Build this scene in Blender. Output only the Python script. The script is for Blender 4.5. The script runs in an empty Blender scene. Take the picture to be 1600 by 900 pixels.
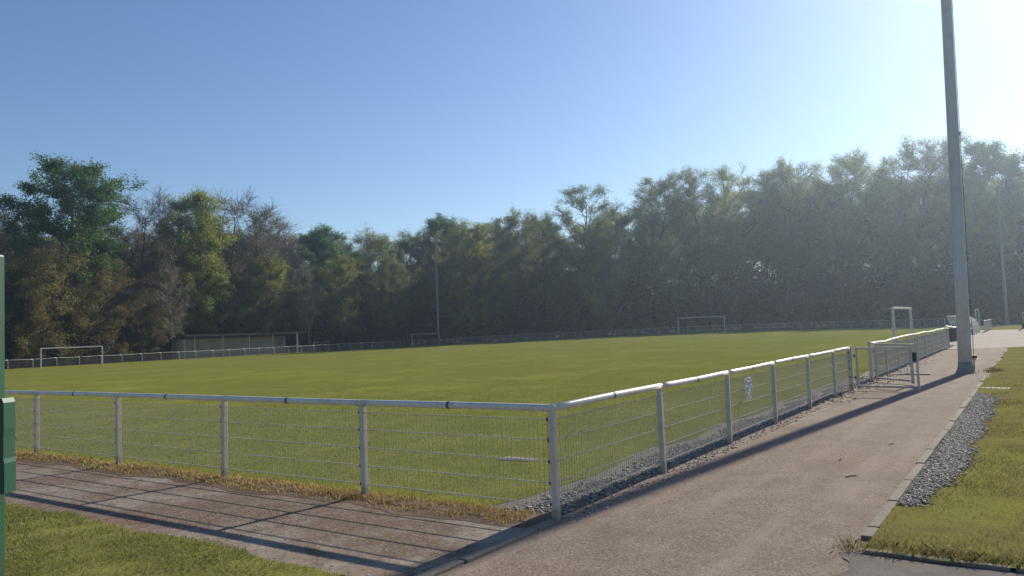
import bpy, bmesh, math, random
import numpy as np
from mathutils import Vector, Matrix

rnd = random.Random(7)
rng = np.random.default_rng(11)
SC = bpy.context.scene
COL = SC.collection
PI = math.pi
R = math.radians

# ------------------------------------------------------------------ camera frame
CAMR = [[0.9992520070593128, 0.038670743307248956, 0.0],
        [0.0021431365396622536, -0.05537864818487263, -0.9984631251533471],
        [-0.03861131121455867, 0.9977162817841959, -0.055420102029963204]]
EYE = 1.69
C0 = np.array([0.318, 6.924])            # the corner post of the railing
U = np.array([0.56173, 0.82732])         # along the path
W = np.array([-0.82732, 0.56173])        # along the left railing
PHI = math.atan2(U[1], U[0])             # rotation of a local frame with x = u, y = w
SUN_AZ, SUN_EL = 39.9, 29.4

# ------------------------------------------------------------------ terrain
_ctl = []
def _c(u, w, z): _ctl.append((*(C0 + U*u + W*w), z))
for u in range(-20, 121, 10): _c(u, -8, 0.0); _c(u, -30, 0.0)
for u in range(-10, 81, 10): _c(u, 3, 0.0)
for w in range(0, 41, 10): _c(-2, w, 0.0)
_c(-2, 60, -.2); _c(-2, 90, -.35)
_c(31, 78, -.34); _c(30, 92, -.44); _c(60, 92, -.42); _c(93, 92, -.36); _c(45, 82, -.36); _c(75, 86, -.36)
_c(103, 64, -.02); _c(108, 50, .18); _c(114, 37, .34); _c(112, 22, .25); _c(109, 5, 0.0); _c(100, 30, .12)
_c(40, 40, -.05); _c(60, 40, 0); _c(20, 40, -.02); _c(80, 50, .0); _c(60, 60, -.14); _c(30, 60, -.16)
CTL = np.array(_ctl)
def gz(x, y):
    x = np.asarray(x, float); y = np.asarray(y, float)
    num = np.zeros(x.shape); den = np.full(x.shape, 1e-6)
    for cx, cy, cz in CTL:
        k = np.exp(-((x-cx)**2 + (y-cy)**2)/(2*11.0**2))
        num += k*cz; den += k
    return num/den
def xy(u, w): return C0 + U*u + W*w
def P(u, w, dz=0.0):
    p = xy(u, w)
    return Vector((p[0], p[1], float(gz(p[0], p[1])) + dz))
def pix(px, Y):                           # where something seen at column px stands at depth Y
    return ((px-800)/1200*Y, Y)

# ------------------------------------------------------------------ mesh helpers
class MB:
    def __init__(s): s.v = []; s.f = []; s.m = []
    def add(s, vs, fs, mi=0):
        o = len(s.v); s.v += [tuple(v) for v in vs]; s.f += [tuple(i+o for i in f) for f in fs]; s.m += [mi]*len(fs)
    def box(s, c, d, mi=0, rz=0.0, taper=1.0):
        x, y, z = d[0]/2, d[1]/2, d[2]/2; ca, sa = math.cos(rz), math.sin(rz); vs = []
        for k, (i, j, l) in enumerate([(-1,-1,-1),(1,-1,-1),(1,1,-1),(-1,1,-1),(-1,-1,1),(1,-1,1),(1,1,1),(-1,1,1)]):
            t = taper if l > 0 else 1
            a, b = i*x*t, j*y*t
            vs.append((c[0]+a*ca-b*sa, c[1]+a*sa+b*ca, c[2]+l*z))
        s.add(vs, [(0,3,2,1),(4,5,6,7),(0,1,5,4),(1,2,6,5),(2,3,7,6),(3,0,4,7)], mi)
    def tube(s, pts, rad, n=8, cap=True, mi=0, ph=0.0):
        pts = [Vector(p) for p in pts]; m = len(pts)
        if not hasattr(rad, '__len__'): rad = [rad]*m
        ring = []
        for i, p in enumerate(pts):
            d = (pts[min(i+1, m-1)] - pts[max(i-1, 0)])
            if d.length < 1e-9: d = Vector((0,0,1))
            d.normalize()
            a = d.cross(Vector((0,0,1)) if abs(d.z) < .95 else Vector((1,0,0))).normalized(); b = d.cross(a)
            ring.append([p + (a*math.cos(2*PI*k/n+ph) + b*math.sin(2*PI*k/n+ph))*rad[i] for k in range(n)])
        vs = [v for r_ in ring for v in r_]
        fs = [(i*n+k, i*n+(k+1) % n, (i+1)*n+(k+1) % n, (i+1)*n+k) for i in range(m-1) for k in range(n)]
        if cap: fs += [tuple(range(n-1, -1, -1)), tuple(range((m-1)*n, m*n))]
        s.add(vs, fs, mi)
    def mesh(s, name, mats, smooth=False, bevel=0.0):
        me = bpy.data.meshes.new(name)
        me.from_pydata(s.v, [], s.f)
        for m in (mats if isinstance(mats, (list, tuple)) else [mats]): me.materials.append(m)
        me.polygons.foreach_set('material_index', s.m)
        if bevel > 0:
            bm = bmesh.new(); bm.from_mesh(me)
            bmesh.ops.bevel(bm, geom=[e for e in bm.edges if len(e.link_faces) == 2 and e.calc_face_angle(0) > .5], offset=bevel, segments=2, affect='EDGES', profile=.6)
            bm.to_mesh(me); bm.free()
        bm = bmesh.new(); bm.from_mesh(me); bmesh.ops.recalc_face_normals(bm, faces=bm.faces); bm.to_mesh(me); bm.free()
        if smooth: me.polygons.foreach_set('use_smooth', [True]*len(me.polygons))
        me.update()
        return me
    def build(s, name, mats, parent=None, smooth=False, bevel=0.0):
        return link(name, s.mesh(name, mats, smooth, bevel), parent)

def link(name, data, parent=None, loc=None, rz=None):
    o = bpy.data.objects.new(name, data); COL.objects.link(o)
    if parent is not None: o.parent = parent
    if loc is not None: o.location = loc
    if rz is not None: o.rotation_euler = (0, 0, rz)
    return o
def np_mesh(name, V, F, mat, smooth=False):
    """V: N x 3, F: M x k (all faces k-gons)"""
    V = np.asarray(V, np.float32); F = np.asarray(F, np.int32); k = F.shape[1]
    me = bpy.data.meshes.new(name)
    me.vertices.add(len(V)); me.vertices.foreach_set('co', V.ravel())
    me.loops.add(F.size); me.loops.foreach_set('vertex_index', F.ravel())
    me.polygons.add(len(F)); me.polygons.foreach_set('loop_start', np.arange(0, F.size, k, dtype=np.int32))
    me.polygons.foreach_set('loop_total', np.full(len(F), k, np.int32))
    if smooth: me.polygons.foreach_set('use_smooth', np.ones(len(F), bool))
    me.update(calc_edges=True); me.validate()
    me.materials.append(mat)
    return me
def thing(name, label, cat, loc=(0,0,0), rz=0.0, group=None):
    o = bpy.data.objects.new(name, None); COL.objects.link(o)
    o.empty_display_size = .2
    o.location = loc; o.rotation_euler = (0, 0, rz)
    return tag(o, label, cat, group)
def tag(o, label=None, cat=None, group=None, kind=None):
    if label: o['label'] = label
    if cat: o['category'] = cat
    if group: o['group'] = group
    if kind: o['kind'] = kind
    return o

# ------------------------------------------------------------------ materials
class NT:
    def __init__(s, name):
        s.m = bpy.data.materials.new(name); s.m.use_nodes = True; s.t = s.m.node_tree; s.t.nodes.clear()
        s.out = s.n('ShaderNodeOutputMaterial')
    def n(s, typ, **kw):
        x = s.t.nodes.new(typ)
        for k, v in kw.items(): setattr(x, k, v)
        return x
    def l(s, a, b): s.t.links.new(a, b)
    def coord(s): return s.n('ShaderNodeTexCoord').outputs['Object']
    def pos(s): return s.n('ShaderNodeNewGeometry').outputs['Position']
    def noise(s, scale, detail=4, rough=.6, vec=None, dist=0.0):
        x = s.n('ShaderNodeTexNoise'); x.inputs['Scale'].default_value = scale; x.inputs['Detail'].default_value = detail
        x.inputs['Roughness'].default_value = rough; x.inputs['Distortion'].default_value = dist
        s.l(vec if vec is not None else s.pos(), x.inputs['Vector'])
        return x.outputs['Fac']
    def voro(s, scale, vec=None, out='Distance', feature='F1'):
        x = s.n('ShaderNodeTexVoronoi', feature=feature); x.inputs['Scale'].default_value = scale
        s.l(vec if vec is not None else s.pos(), x.inputs['Vector'])
        return x.outputs[out]
    def ramp(s, fac, stops):
        x = s.n('ShaderNodeValToRGB'); e = x.color_ramp.elements
        while len(e) < len(stops): e.new(.5)
        for i, (p, c) in enumerate(stops):
            e[i].position = p; e[i].color = (*c, 1) if len(c) == 3 else c
        s.l(fac, x.inputs['Fac']); return x.outputs['Color']
    def mix(s, fac, a, b, mode='MIX'):
        x = s.n('ShaderNodeMix', data_type='RGBA', blend_type=mode)
        for sock, v in ((x.inputs['Factor'], fac), (x.inputs['A'], a), (x.inputs['B'], b)):
            if isinstance(v, (int, float)): sock.default_value = v
            elif isinstance(v, tuple): sock.default_value = (*v, 1)
            else: s.l(v, sock)
        return x.outputs['Result']
    def math(s, op, a, b=0.0, c=None):
        x = s.n('ShaderNodeMath', operation=op)
        for i, v in enumerate((a, b) if c is None else (a, b, c)):
            if isinstance(v, (int, float)): x.inputs[i].default_value = v
            else: s.l(v, x.inputs[i])
        return x.outputs[0]
    def bump(s, h, strength=.4, dist=.02):
        x = s.n('ShaderNodeBump'); x.inputs['Strength'].default_value = strength; x.inputs['Distance'].default_value = dist
        s.l(h, x.inputs['Height']); return x.outputs['Normal']
    def prin(s, col, rough=.7, metal=0.0, normal=None, spec=.5):
        x = s.n('ShaderNodeBsdfPrincipled')
        if isinstance(col, tuple): x.inputs['Base Color'].default_value = (*col, 1)
        else: s.l(col, x.inputs['Base Color'])
        if isinstance(rough, (int, float)): x.inputs['Roughness'].default_value = rough
        else: s.l(rough, x.inputs['Roughness'])
        x.inputs['Metallic'].default_value = metal; x.inputs['Specular IOR Level'].default_value = spec
        if normal is not None: s.l(normal, x.inputs['Normal'])
        s.l(x.outputs[0], s.out.inputs['Surface']); return s.m
    def uw(s):
        """position turned so that x runs along the path and y along the left railing"""
        x = s.n('ShaderNodeMapping', vector_type='TEXTURE'); x.inputs['Location'].default_value = (C0[0], C0[1], 0); x.inputs['Rotation'].default_value = (0, 0, PHI)
        s.l(s.pos(), x.inputs['Vector']); return x.outputs['Vector']

def painted(name, base, dirt=(.16,.12,.08), amount=.35, rough=.45, metal=0.0, scale=7, rust=False):
    t = NT(name); c = t.coord()
    n1 = t.noise(scale, 6, .7, c); n2 = t.noise(scale*6, 4, .6, c)
    f = t.ramp(n1, [(.5, (0,0,0)), (.75, (amount,)*3)])
    col = t.mix(f, base, dirt)
    col = t.mix(t.ramp(n2, [(.35, (.25,.25,.25)), (.6, (0,0,0))]), col, tuple(k*.7 for k in base))
    if rust:
        z = t.n('ShaderNodeSeparateXYZ'); t.l(c, z.inputs[0])
        zz = t.math('ADD', z.outputs['Z'], t.math('MULTIPLY', n1, -.17))
        col = t.mix(t.ramp(zz, [(0, (.55,)*3), (.05, (0,0,0))]), col, (.2,.14,.09))
        chips = t.noise(26, 3, .7, c); col = t.mix(t.ramp(chips, [(.66, (0,0,0)), (.72, (.8,)*3)]), col, (.2,.11,.06))
    return t.prin(col, rough, metal, t.bump(n2, .12, .003))
M = {}
M['white'] = painted('white_paint', (.68,.65,.58), (.22,.13,.07), .5, .38)
def shellwhite():
    t = NT('white_fibreglass'); d = t.n('ShaderNodeBsdfDiffuse'); tr = t.n('ShaderNodeBsdfTranslucent'); mx = t.n('ShaderNodeMixShader'); mx.inputs[0].default_value = .5
    for q in (d, tr): q.inputs[0].default_value = (.85,.85,.82,1)
    t.l(d.outputs[0], mx.inputs[1]); t.l(tr.outputs[0], mx.inputs[2]); t.l(mx.outputs[0], t.out.inputs['Surface']); return t.m
M['bright'] = shellwhite()
M['post'] = painted('post_paint', (.56,.51,.43), (.2,.13,.08), .5, .42, 0, 7, True)
M['galv'] = painted('galvanised_wire', (.44,.41,.36), (.26,.22,.16), .5, .35, 0, 12)
M['clip'] = painted('black_clip', (.02,.02,.02), (.05,.04,.03), .3, .5)
M['joint'] = painted('rusty_joint', (.15,.12,.095), (.14,.07,.03), .6, .7)
M['concrete_pole'] = painted('mast_paint', (.54,.54,.55), (.2,.19,.17), .4, .6, 0, 3)
M['far_pole'] = painted('far_mast_paint', (.24,.25,.25), (.14,.13,.12), .4, .6, 0, 3)
M['footing_shade'] = painted('mast_footing', (.24,.24,.24), (.1,.08,.06), .4, .8)  # footing colour darker than the near pole: shade at the mast base painted in
M['green'] = painted('green_paint', (.01,.07,.037), (.035,.05,.03), .8, .45, 0, 9)
M['goal'] = painted('goal_paint', (.62,.62,.6), (.25,.2,.14), .4, .4)
M['bin'] = painted('dark_plastic', (.025,.028,.04), (.05,.05,.05), .3, .5)
M['greybox'] = painted('grey_box', (.32,.33,.34), (.2,.18,.15), .4, .6)
M['roof'] = painted('shelter_roof', (.035,.04,.042), (.05,.05,.03), .5, .8, 0, 2)
M['wallgrey'] = painted('shelter_wall', (.5,.46,.4), (.32,.28,.23), .6, .85, 0, 1.2)
M['wood'] = painted('bleached_wood', (.5,.45,.37), (.25,.2,.14), .5, .8)
M['dark_metal'] = painted('dark_metal', (.035,.037,.04), (.08,.05,.03), .4, .5, .4)
M['tyre'] = painted('rubber', (.02,.02,.02), (.05,.045,.04), .4, .9)
M['graffiti'] = painted('white_smudge', (.62,.62,.6), (.3,.3,.3), .4, .8)
M['lamp'] = painted('lamp_housing', (.3,.31,.31), (.15,.15,.15), .4, .4, .5)
def glassy(name, col, alpha, rough=.25):
    t = NT(name); p = t.n('ShaderNodeBsdfPrincipled'); p.inputs['Base Color'].default_value = (*col, 1); p.inputs['Roughness'].default_value = rough
    tr = t.n('ShaderNodeBsdfTransparent'); mx = t.n('ShaderNodeMixShader'); mx.inputs[0].default_value = alpha
    t.l(tr.outputs[0], mx.inputs[1]); t.l(p.outputs[0], mx.inputs[2]); t.l(mx.outputs[0], t.out.inputs['Surface'])
    return t.m
M['perspex'] = glassy('cloudy_perspex', (.5,.52,.5), .26, .3)
M['film'] = glassy('plastic_film', (.62,.65,.67), .7, .3)
M['lampglass'] = painted('lamp_glass', (.55,.57,.58), (.4,.4,.4), .2, .15)

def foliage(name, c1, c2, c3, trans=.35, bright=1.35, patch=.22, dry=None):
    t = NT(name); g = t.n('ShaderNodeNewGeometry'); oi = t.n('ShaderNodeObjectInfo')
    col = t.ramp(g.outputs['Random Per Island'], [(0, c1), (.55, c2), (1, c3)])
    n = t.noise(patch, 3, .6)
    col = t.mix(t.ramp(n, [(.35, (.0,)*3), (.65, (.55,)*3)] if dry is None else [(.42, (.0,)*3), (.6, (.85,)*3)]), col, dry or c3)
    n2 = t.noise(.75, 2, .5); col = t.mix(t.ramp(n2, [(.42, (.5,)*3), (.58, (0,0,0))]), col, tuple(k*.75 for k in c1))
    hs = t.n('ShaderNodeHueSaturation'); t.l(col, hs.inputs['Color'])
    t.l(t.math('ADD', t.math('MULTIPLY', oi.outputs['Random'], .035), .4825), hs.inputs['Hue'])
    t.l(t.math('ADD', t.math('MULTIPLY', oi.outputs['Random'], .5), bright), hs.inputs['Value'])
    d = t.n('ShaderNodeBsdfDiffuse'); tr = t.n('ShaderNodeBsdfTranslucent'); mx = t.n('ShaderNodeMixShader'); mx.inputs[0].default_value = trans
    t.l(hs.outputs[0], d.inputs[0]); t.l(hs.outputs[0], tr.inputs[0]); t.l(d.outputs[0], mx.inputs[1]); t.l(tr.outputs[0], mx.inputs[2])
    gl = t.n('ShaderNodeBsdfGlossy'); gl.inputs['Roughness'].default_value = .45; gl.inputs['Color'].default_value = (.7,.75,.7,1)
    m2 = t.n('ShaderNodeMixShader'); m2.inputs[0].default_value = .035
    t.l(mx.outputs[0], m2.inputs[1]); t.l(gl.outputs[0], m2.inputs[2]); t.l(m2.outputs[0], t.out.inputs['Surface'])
    return t.m
M['f_dark'] = foliage('leaves_dark_green', (.028,.08,.024), (.05,.13,.034), (.085,.17,.045), .5)
M['f_spring'] = foliage('leaves_spring_green', (.13,.16,.025), (.19,.225,.036), (.25,.27,.06), .5)
M['f_olive'] = foliage('leaves_olive', (.13,.12,.04), (.18,.16,.05), (.23,.2,.07), .5)
M['f_bud'] = foliage('leaves_reddish_bud', (.12,.095,.06), (.17,.135,.08), (.22,.175,.1), .45)
M['f_mid'] = foliage('leaves_mid_green', (.095,.115,.034), (.14,.16,.044), (.185,.2,.062), .5)
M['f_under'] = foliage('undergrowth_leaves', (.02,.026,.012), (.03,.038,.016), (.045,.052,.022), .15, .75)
def bark(name, a, b):
    t = NT(name); c = t.coord(); n = t.noise(3, 6, .7, c)
    return t.prin(t.ramp(n, [(.3, a), (.7, b)]), .9, 0, t.bump(n, .4, .05), .2)
M['bark'] = bark('dark_bark', (.07,.058,.044), (.15,.128,.1))
M['bark_dark'] = bark('black_bark', (.028,.023,.018), (.065,.055,.043))
M['bark_pale'] = bark('pale_bark', (.16,.14,.11), (.3,.27,.22))

def grass_ground(name, dry=.5, scale=1.0, stripes=False):
    t = NT(name); p = t.pos()
    big = t.noise(.13*scale, 5, .6); mid = t.noise(1.3*scale, 6, .65); fine = t.noise(34, 5, .75); vfine = t.noise(130, 3, .7)
    g = t.ramp(mid, [(.25, (.21,.228,.052)), (.55, (.285,.288,.07)), (.8, (.34,.325,.1))])
    g = t.mix(t.ramp(big, [(.35, (0,0,0)), (.7, (dry,)*3)]), g, (.28,.245,.085))
    if stripes:
        v = t.uw(); mp = t.n('ShaderNodeMapping'); mp.inputs['Scale'].default_value = (.05, 1.0, 1); t.l(v, mp.inputs['Vector'])
        st = t.noise(.55, 3, .55, mp.outputs[0]); g = t.mix(t.ramp(st, [(.38, (.55,)*3), (.62, (0,0,0))]), g, (.15,.17,.034))
        mp2 = t.n('ShaderNodeMapping'); mp2.inputs['Scale'].default_value = (.3, 1.0, 1); mp2.inputs['Rotation'].default_value = (0,0,.5); t.l(v, mp2.inputs['Vector'])
        cl = t.noise(2.6, 4, .65, mp2.outputs[0]); g = t.mix(t.ramp(cl, [(.36, (.6,)*3), (.52, (0,0,0))]), g, (.13,.15,.03))
    if stripes:
        s3 = t.noise(.9, 5, .7); g = t.mix(t.ramp(s3, [(.42, (.7,)*3), (.54, (0,0,0))]), g, (.16,.175,.04))
        s4 = t.noise(.28, 5, .7); g = t.mix(t.ramp(s4, [(.48, (0,0,0)), (.66, (.5,)*3)]), g, (.335,.32,.095)); s5 = t.noise(.17, 6, .75, dist=.4); g = t.mix(t.ramp(s5, [(.44, (.7,)*3), (.54, (0,0,0))]), g, (.165,.18,.042))
    else:
        s3 = t.noise(.8, 5, .7); g = t.mix(t.ramp(s3, [(.46, (.25,)*3), (.64, (.85,)*3)]), g, (.19,.14,.075))
    g = t.mix(t.ramp(fine, [(.38, (.75,)*3), (.6, (0,0,0))]), g, (.11,.12,.026))
    g = t.mix(t.ramp(vfine, [(.55, (0,0,0)), (.75, (.5,)*3)]), g, (.24,.22,.085))
    h = t.math('ADD', t.math('MULTIPLY', fine, 1.0), t.math('MULTIPLY', mid, 1.6))
    return t.prin(g, 1.0, 0, t.bump(h, .45, .04), .0)
M['turf'] = grass_ground('pitch_turf', .55, 1.0, True)
M['verge'] = grass_ground('verge_turf', .75, 1.6)
M['soil'] = (lambda t: t.prin(t.ramp(t.noise(.5, 6, .7), [(.3, (.03,.028,.015)), (.55, (.05,.05,.022)), (.75, (.07,.075,.03))]), .95, 0, t.bump(t.noise(6, 5, .7), .8, .1), .1))(NT('woodland_floor'))

M['hill'] = (lambda t: t.prin(t.ramp(t.noise(.12, 6, .75), [(.3, (.025,.026,.014)), (.55, (.045,.05,.022)), (.75, (.075,.07,.035))]), .95, 0, t.bump(t.noise(.6, 5, .8), 1.0, 1.0), .0))(NT('wooded_hill'))
def path_mat():
    t = NT('crushed_schist'); big = t.noise(.35, 5, .6); mid = t.noise(2.4, 6, .7); fine = t.noise(60, 6, .8)
    c = t.ramp(mid, [(.3, (.165,.134,.106)), (.55, (.245,.2,.16)), (.75, (.325,.272,.222))])
    c = t.mix(t.ramp(big, [(.38, (0,0,0)), (.68, (.6,)*3)]), c, (.27,.18,.13))
    v = t.voro(75, out='Color'); sep = t.n('ShaderNodeSeparateColor'); t.l(v, sep.inputs[0])
    c = t.mix(t.ramp(sep.outputs[0], [(.72, (0,0,0)), (.92, (.8,)*3)]), c, (.36,.31,.265))
    c = t.mix(t.ramp(sep.outputs[1], [(.68, (0,0,0)), (.95, (.65,)*3)]), c, (.07,.052,.042))
    c = t.mix(t.ramp(fine, [(.36, (.6,)*3), (.55, (0,0,0))]), c, (.07,.05,.04))
    d = t.voro(105)
    h = t.math('ADD', t.math('MULTIPLY', d, -.35), t.math('MULTIPLY', fine, .8))
    vv = t.uw(); mp = t.n('ShaderNodeMapping'); mp.inputs['Scale'].default_value = (.12, 1.5, 1); t.l(vv, mp.inputs['Vector'])
    tr_ = t.noise(1.3, 4, .6, mp.outputs[0]); c = t.mix(t.ramp(tr_, [(.5, (0,0,0)), (.65, (.45,)*3)]), c, (.31,.25,.21))
    big2 = t.noise(.9, 4, .6, dist=.5); c = t.mix(t.ramp(big2, [(.52, (0,0,0)), (.68, (.5,)*3)]), c, (.145,.108,.088))
    return t.prin(c, .92, 0, t.bump(h, .3, .006), .1)
M['path'] = path_mat()
def apron_mat():
    t = NT('stained_concrete'); n = t.noise(.8, 6, .65, dist=.4); n2 = t.noise(2.2, 6, .7, dist=.6); fine = t.noise(45, 5, .75)
    c = t.ramp(fine, [(.3, (.2,.168,.138)), (.6, (.3,.255,.21)), (.8, (.39,.34,.285))])
    c = t.mix(t.ramp(n, [(.4, (0,0,0)), (.55, (.9,)*3)]), c, (.15,.1,.07))
    c = t.mix(t.ramp(n2, [(.52, (0,0,0)), (.64, (.85,)*3)]), c, (.115,.075,.052))
    cr = t.noise(9, 6, .8); c = t.mix(t.ramp(cr, [(.36, (.7,)*3), (.52, (0,0,0))]), c, (.11,.078,.056))
    vc = t.voro(60, out='Color'); sc_ = t.n('ShaderNodeSeparateColor'); t.l(vc, sc_.inputs[0])
    c = t.mix(t.ramp(sc_.outputs[0], [(.76, (0,0,0)), (.95, (.45,)*3)]), c, (.42,.37,.31))
    v = t.uw(); mp = t.n('ShaderNodeMapping'); mp.inputs['Scale'].default_value = (1.4, .5, 1); t.l(v, mp.inputs['Vector'])
    rs = t.noise(.9, 4, .6, mp.outputs[0]); c = t.mix(t.ramp(rs, [(.6, (0,0,0)), (.72, (.6,)*3)]), c, (.17,.075,.032))
    return t.prin(c, .9, 0, t.bump(t.math('ADD', fine, t.math('MULTIPLY', n2, .8)), .5, .012), .2)
M['apron'] = apron_mat()
def speck(name, stops, scale, bump=.6, b2=.01):
    t = NT(name); n = t.noise(scale, 6, .75); n2 = t.noise(scale*.05, 4, .6)
    c = t.ramp(n, stops); c = t.mix(t.ramp(n2, [(.35, (.45,)*3), (.65, (0,0,0))]), c, tuple(.55*k for k in stops[0][1]))
    return t.prin(c, .9, 0, t.bump(n, bump, b2), .2)
M['tarmac'] = speck('old_tarmac', [(.3, (.1,.084,.074)), (.55, (.165,.143,.128)), (.75, (.25,.222,.2))], 80)
M['yard'] = speck('pale_gravel', [(.3, (.22,.185,.155)), (.55, (.31,.27,.235)), (.75, (.38,.34,.3))], 9)
M['kerb'] = speck('kerb_concrete', [(.3, (.17,.145,.118)), (.55, (.25,.22,.182)), (.75, (.32,.285,.24))], 30, .4, .006)
M['gravelbed'] = speck('gravel_bed', [(.3, (.1,.09,.08)), (.55, (.17,.155,.14)), (.75, (.25,.235,.215))], 40)
M['strip'] = speck('bare_soil', [(.3, (.1,.068,.045)), (.55, (.165,.118,.08)), (.75, (.22,.165,.11))], 22)
def stone_mat(name, a, b, c_):
    t = NT(name); g = t.n('ShaderNodeNewGeometry')
    return t.prin(t.ramp(g.outputs['Random Per Island'], [(0, a), (.6, b), (1, c_)]), .75, 0, None, .35)
M['stone'] = stone_mat('grey_stone', (.17,.16,.146), (.29,.275,.255), (.45,.43,.4))
M['stone_dark'] = stone_mat('slate_stone', (.15,.138,.124), (.27,.25,.224), (.44,.41,.37))
M['chip'] = stone_mat('path_chip', (.2,.16,.135), (.29,.24,.205), (.48,.43,.38))
M['blade'] = foliage('grass_blades', (.155,.185,.042), (.225,.24,.062), (.32,.305,.115), .5, .75, .45, (.2,.19,.07))
M['blade_dry'] = foliage('dry_grass_blades', (.34,.22,.08), (.45,.32,.12), (.5,.42,.19), .5, .75)
M['blade_far'] = foliage('verge_blades', (.115,.112,.036), (.17,.15,.054), (.29,.24,.12), .5, .75, .8, (.2,.15,.07))
M['daisy'] = stone_mat('daisy_white', (.7,.7,.65), (.75,.75,.72), (.8,.8,.78))
M['deadleaf'] = stone_mat('dead_leaf', (.16,.09,.04), (.28,.19,.1), (.45,.37,.25))

# ------------------------------------------------------------------ ground sheets
def structure(o): o['kind'] = 'structure'; return o
def sheet(name, mat, uvals, wvals, dz, jit=None):
    uu, ww = np.meshgrid(uvals, wvals, indexing='ij'); uu = uu.astype(float); ww = ww.astype(float)
    if jit is not None: uu, ww = jit(uu, ww)
    X = C0[0] + U[0]*uu + W[0]*ww; Y = C0[1] + U[1]*uu + W[1]*ww
    Z = gz(X, Y) + dz
    V = np.stack([X.ravel(), Y.ravel(), Z.ravel()], 1)
    nu, nw = uu.shape; i = np.arange(nu*nw).reshape(nu, nw)
    F = np.stack([i[:-1,:-1], i[1:,:-1], i[1:,1:], i[:-1,1:]], -1).reshape(-1, 4)
    return structure(link(name, np_mesh(name, V, F, mat, True)))
def wob(a, amp, f, s): return amp*(np.sin(a*f+s)+.6*np.sin(a*f*2.3+1.7*s)+.4*np.sin(a*f*5.1+.3*s))
# one big sheet to the horizon (finer near the place)
ax = np.concatenate([np.linspace(-900, -160, 12), np.arange(-150, 151, 3.0), np.linspace(160, 900, 12)])
ay = np.concatenate([np.linspace(-300, -40, 8), np.arange(-30, 221, 3.0), np.linspace(230, 1400, 16)])
XX, YY = np.meshgrid(ax, ay, indexing='ij')
ZZ = gz(XX, YY) - .09
ii = np.arange(XX.size).reshape(XX.shape)
structure(link('ground', np_mesh('ground', np.stack([XX.ravel(), YY.ravel(), ZZ.ravel()], 1),
    np.stack([ii[:-1,:-1], ii[1:,:-1], ii[1:,1:], ii[:-1,1:]], -1).reshape(-1, 4), M['soil'], True)))
sheet('playing_field', M['turf'], np.concatenate([[-.05,.05,.2,.5], np.arange(1, 114, 1.0)]), np.concatenate([[.75,1.], np.arange(2, 92, 1.0)]), .004,
      lambda u, w: (u + np.where(u < .1, wob(w, .045, 3.1, .4), 0), w + np.where(w < .8, wob(u, .07, 1.9, 1.), 0)))
sheet('bare_strip', M['strip'], [-.42, -.2, .06], np.arange(-.02, 40, .25), .0088, lambda u, w: (u + np.where(u < -.3, wob(w, .06, 2.3, 2), 0), w))
sheet('gravel_bed', M['gravelbed'], np.arange(-.02, 42, .5), [-.06, .3, .9], .000)
sheet('concrete_apron', M['apron'], [-2.5, -2, -1.5, -1, -.5, -.2], np.arange(.02, 41, .5), .006)
sheet('path', M['path'], np.arange(-14, 37.1, .5), [-3.2, -2.4, -1.6, -.8, -.03, .3], .002, lambda u, w: (u + np.where(u > 36, -.7*w - 1 + wob(w, .15, 3, 1), 0), w))
sheet('path', M['path'], np.arange(-14, -2.4, .5), [.3, 1, 2], .0025)
structure(bpy.data.objects[-1]) if False else None
sheet('grass_verge', M['verge'], np.concatenate([np.arange(-14, -2, .5), [-2.02]]), np.arange(.06, 41, .3), .03,
      lambda u, w: (u + np.where(u > -2.1, -.05*np.clip((1.8-w), 0, 3)+wob(w, .035, 3.0, 1.2), 0), w + np.where(w < .1, np.clip((-2-u)*.9, 0, 3)+.35, 0)))
sheet('grass_verge', M['verge'], np.concatenate([[.1], np.arange(.5, 36.6, .5)]), [-40, -20, -10, -6, -4, -3, -2.62, -2.5], .03,
      lambda u, w: (u + np.where(u > 36, -.75*(w+2)*.3, 0) + np.where(u < .2, wob(w, .03, 3, .5), 0), w + np.where(w > -2.55, np.where(u > 15, wob(u, .04, .9, .2), 0), 0)))
sheet('tarmac', M['tarmac'], np.concatenate([[-14,-8,-4], np.arange(-2, .05, .08), [.08]]), [-40, -10, -4, -2.5], .008, lambda u, w: (u, w + np.where(w > -2.6, wob(u, .05, 2, 1)+wob(u, .02, 13, 2)+.02, 0)))
sheet('gravel_yard', M['yard'], np.arange(34, 80, 1.0), [-60, -40, -20, -10, -5, -2, .2, .9], .0, lambda u, w: (u + np.where(u > 78, wob(w, .7, .3, 1), 0), w))
sheet('grass_verge', M['verge'], np.arange(77, 112, 2.0), [-60, -40, -20, -10, -5, -2, .4], -.012)

# kerbs: concrete edging stones
kb = MB()
def kstone(u0, u1, w, wd, top, dw=0.0):
    kb.box(((u0+u1)/2, w, top/2-.04), (u1-u0-rnd.uniform(.008,.03), wd, top+.08), 0, rnd.uniform(-.012,.012))
u = .78
while u < 15.4:
    L = min(1.0, 15.4-u)
    kstone(u, u+L, -2.455+rnd.uniform(-.008,.008), .085, .04+rnd.uniform(-.012,.012)); u += L
kstone(.45, .77, -2.46, .085, .034)
u = 16.2
while u < 33:
    kstone(u, u+.95, -2.44+rnd.uniform(-.02,.02), .08, .022+rnd.uniform(-.012,.012)); u += rnd.choice([1., 1., 2.2])
k = kb.build('kerb', M['kerb'], bevel=.012); k.location = (C0[0], C0[1], 0); k.rotation_euler = (0,0,PHI); structure(k)
kb = MB()
u = -2.4
for L in (1.0, 1.0, .34):
    kb.box((u+L/2, -.02+rnd.uniform(-.01,.01), -.022+rnd.uniform(-.006,.006)), (L-.012, .1, .09), 0, rnd.uniform(-.008,.008)); u += L
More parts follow.
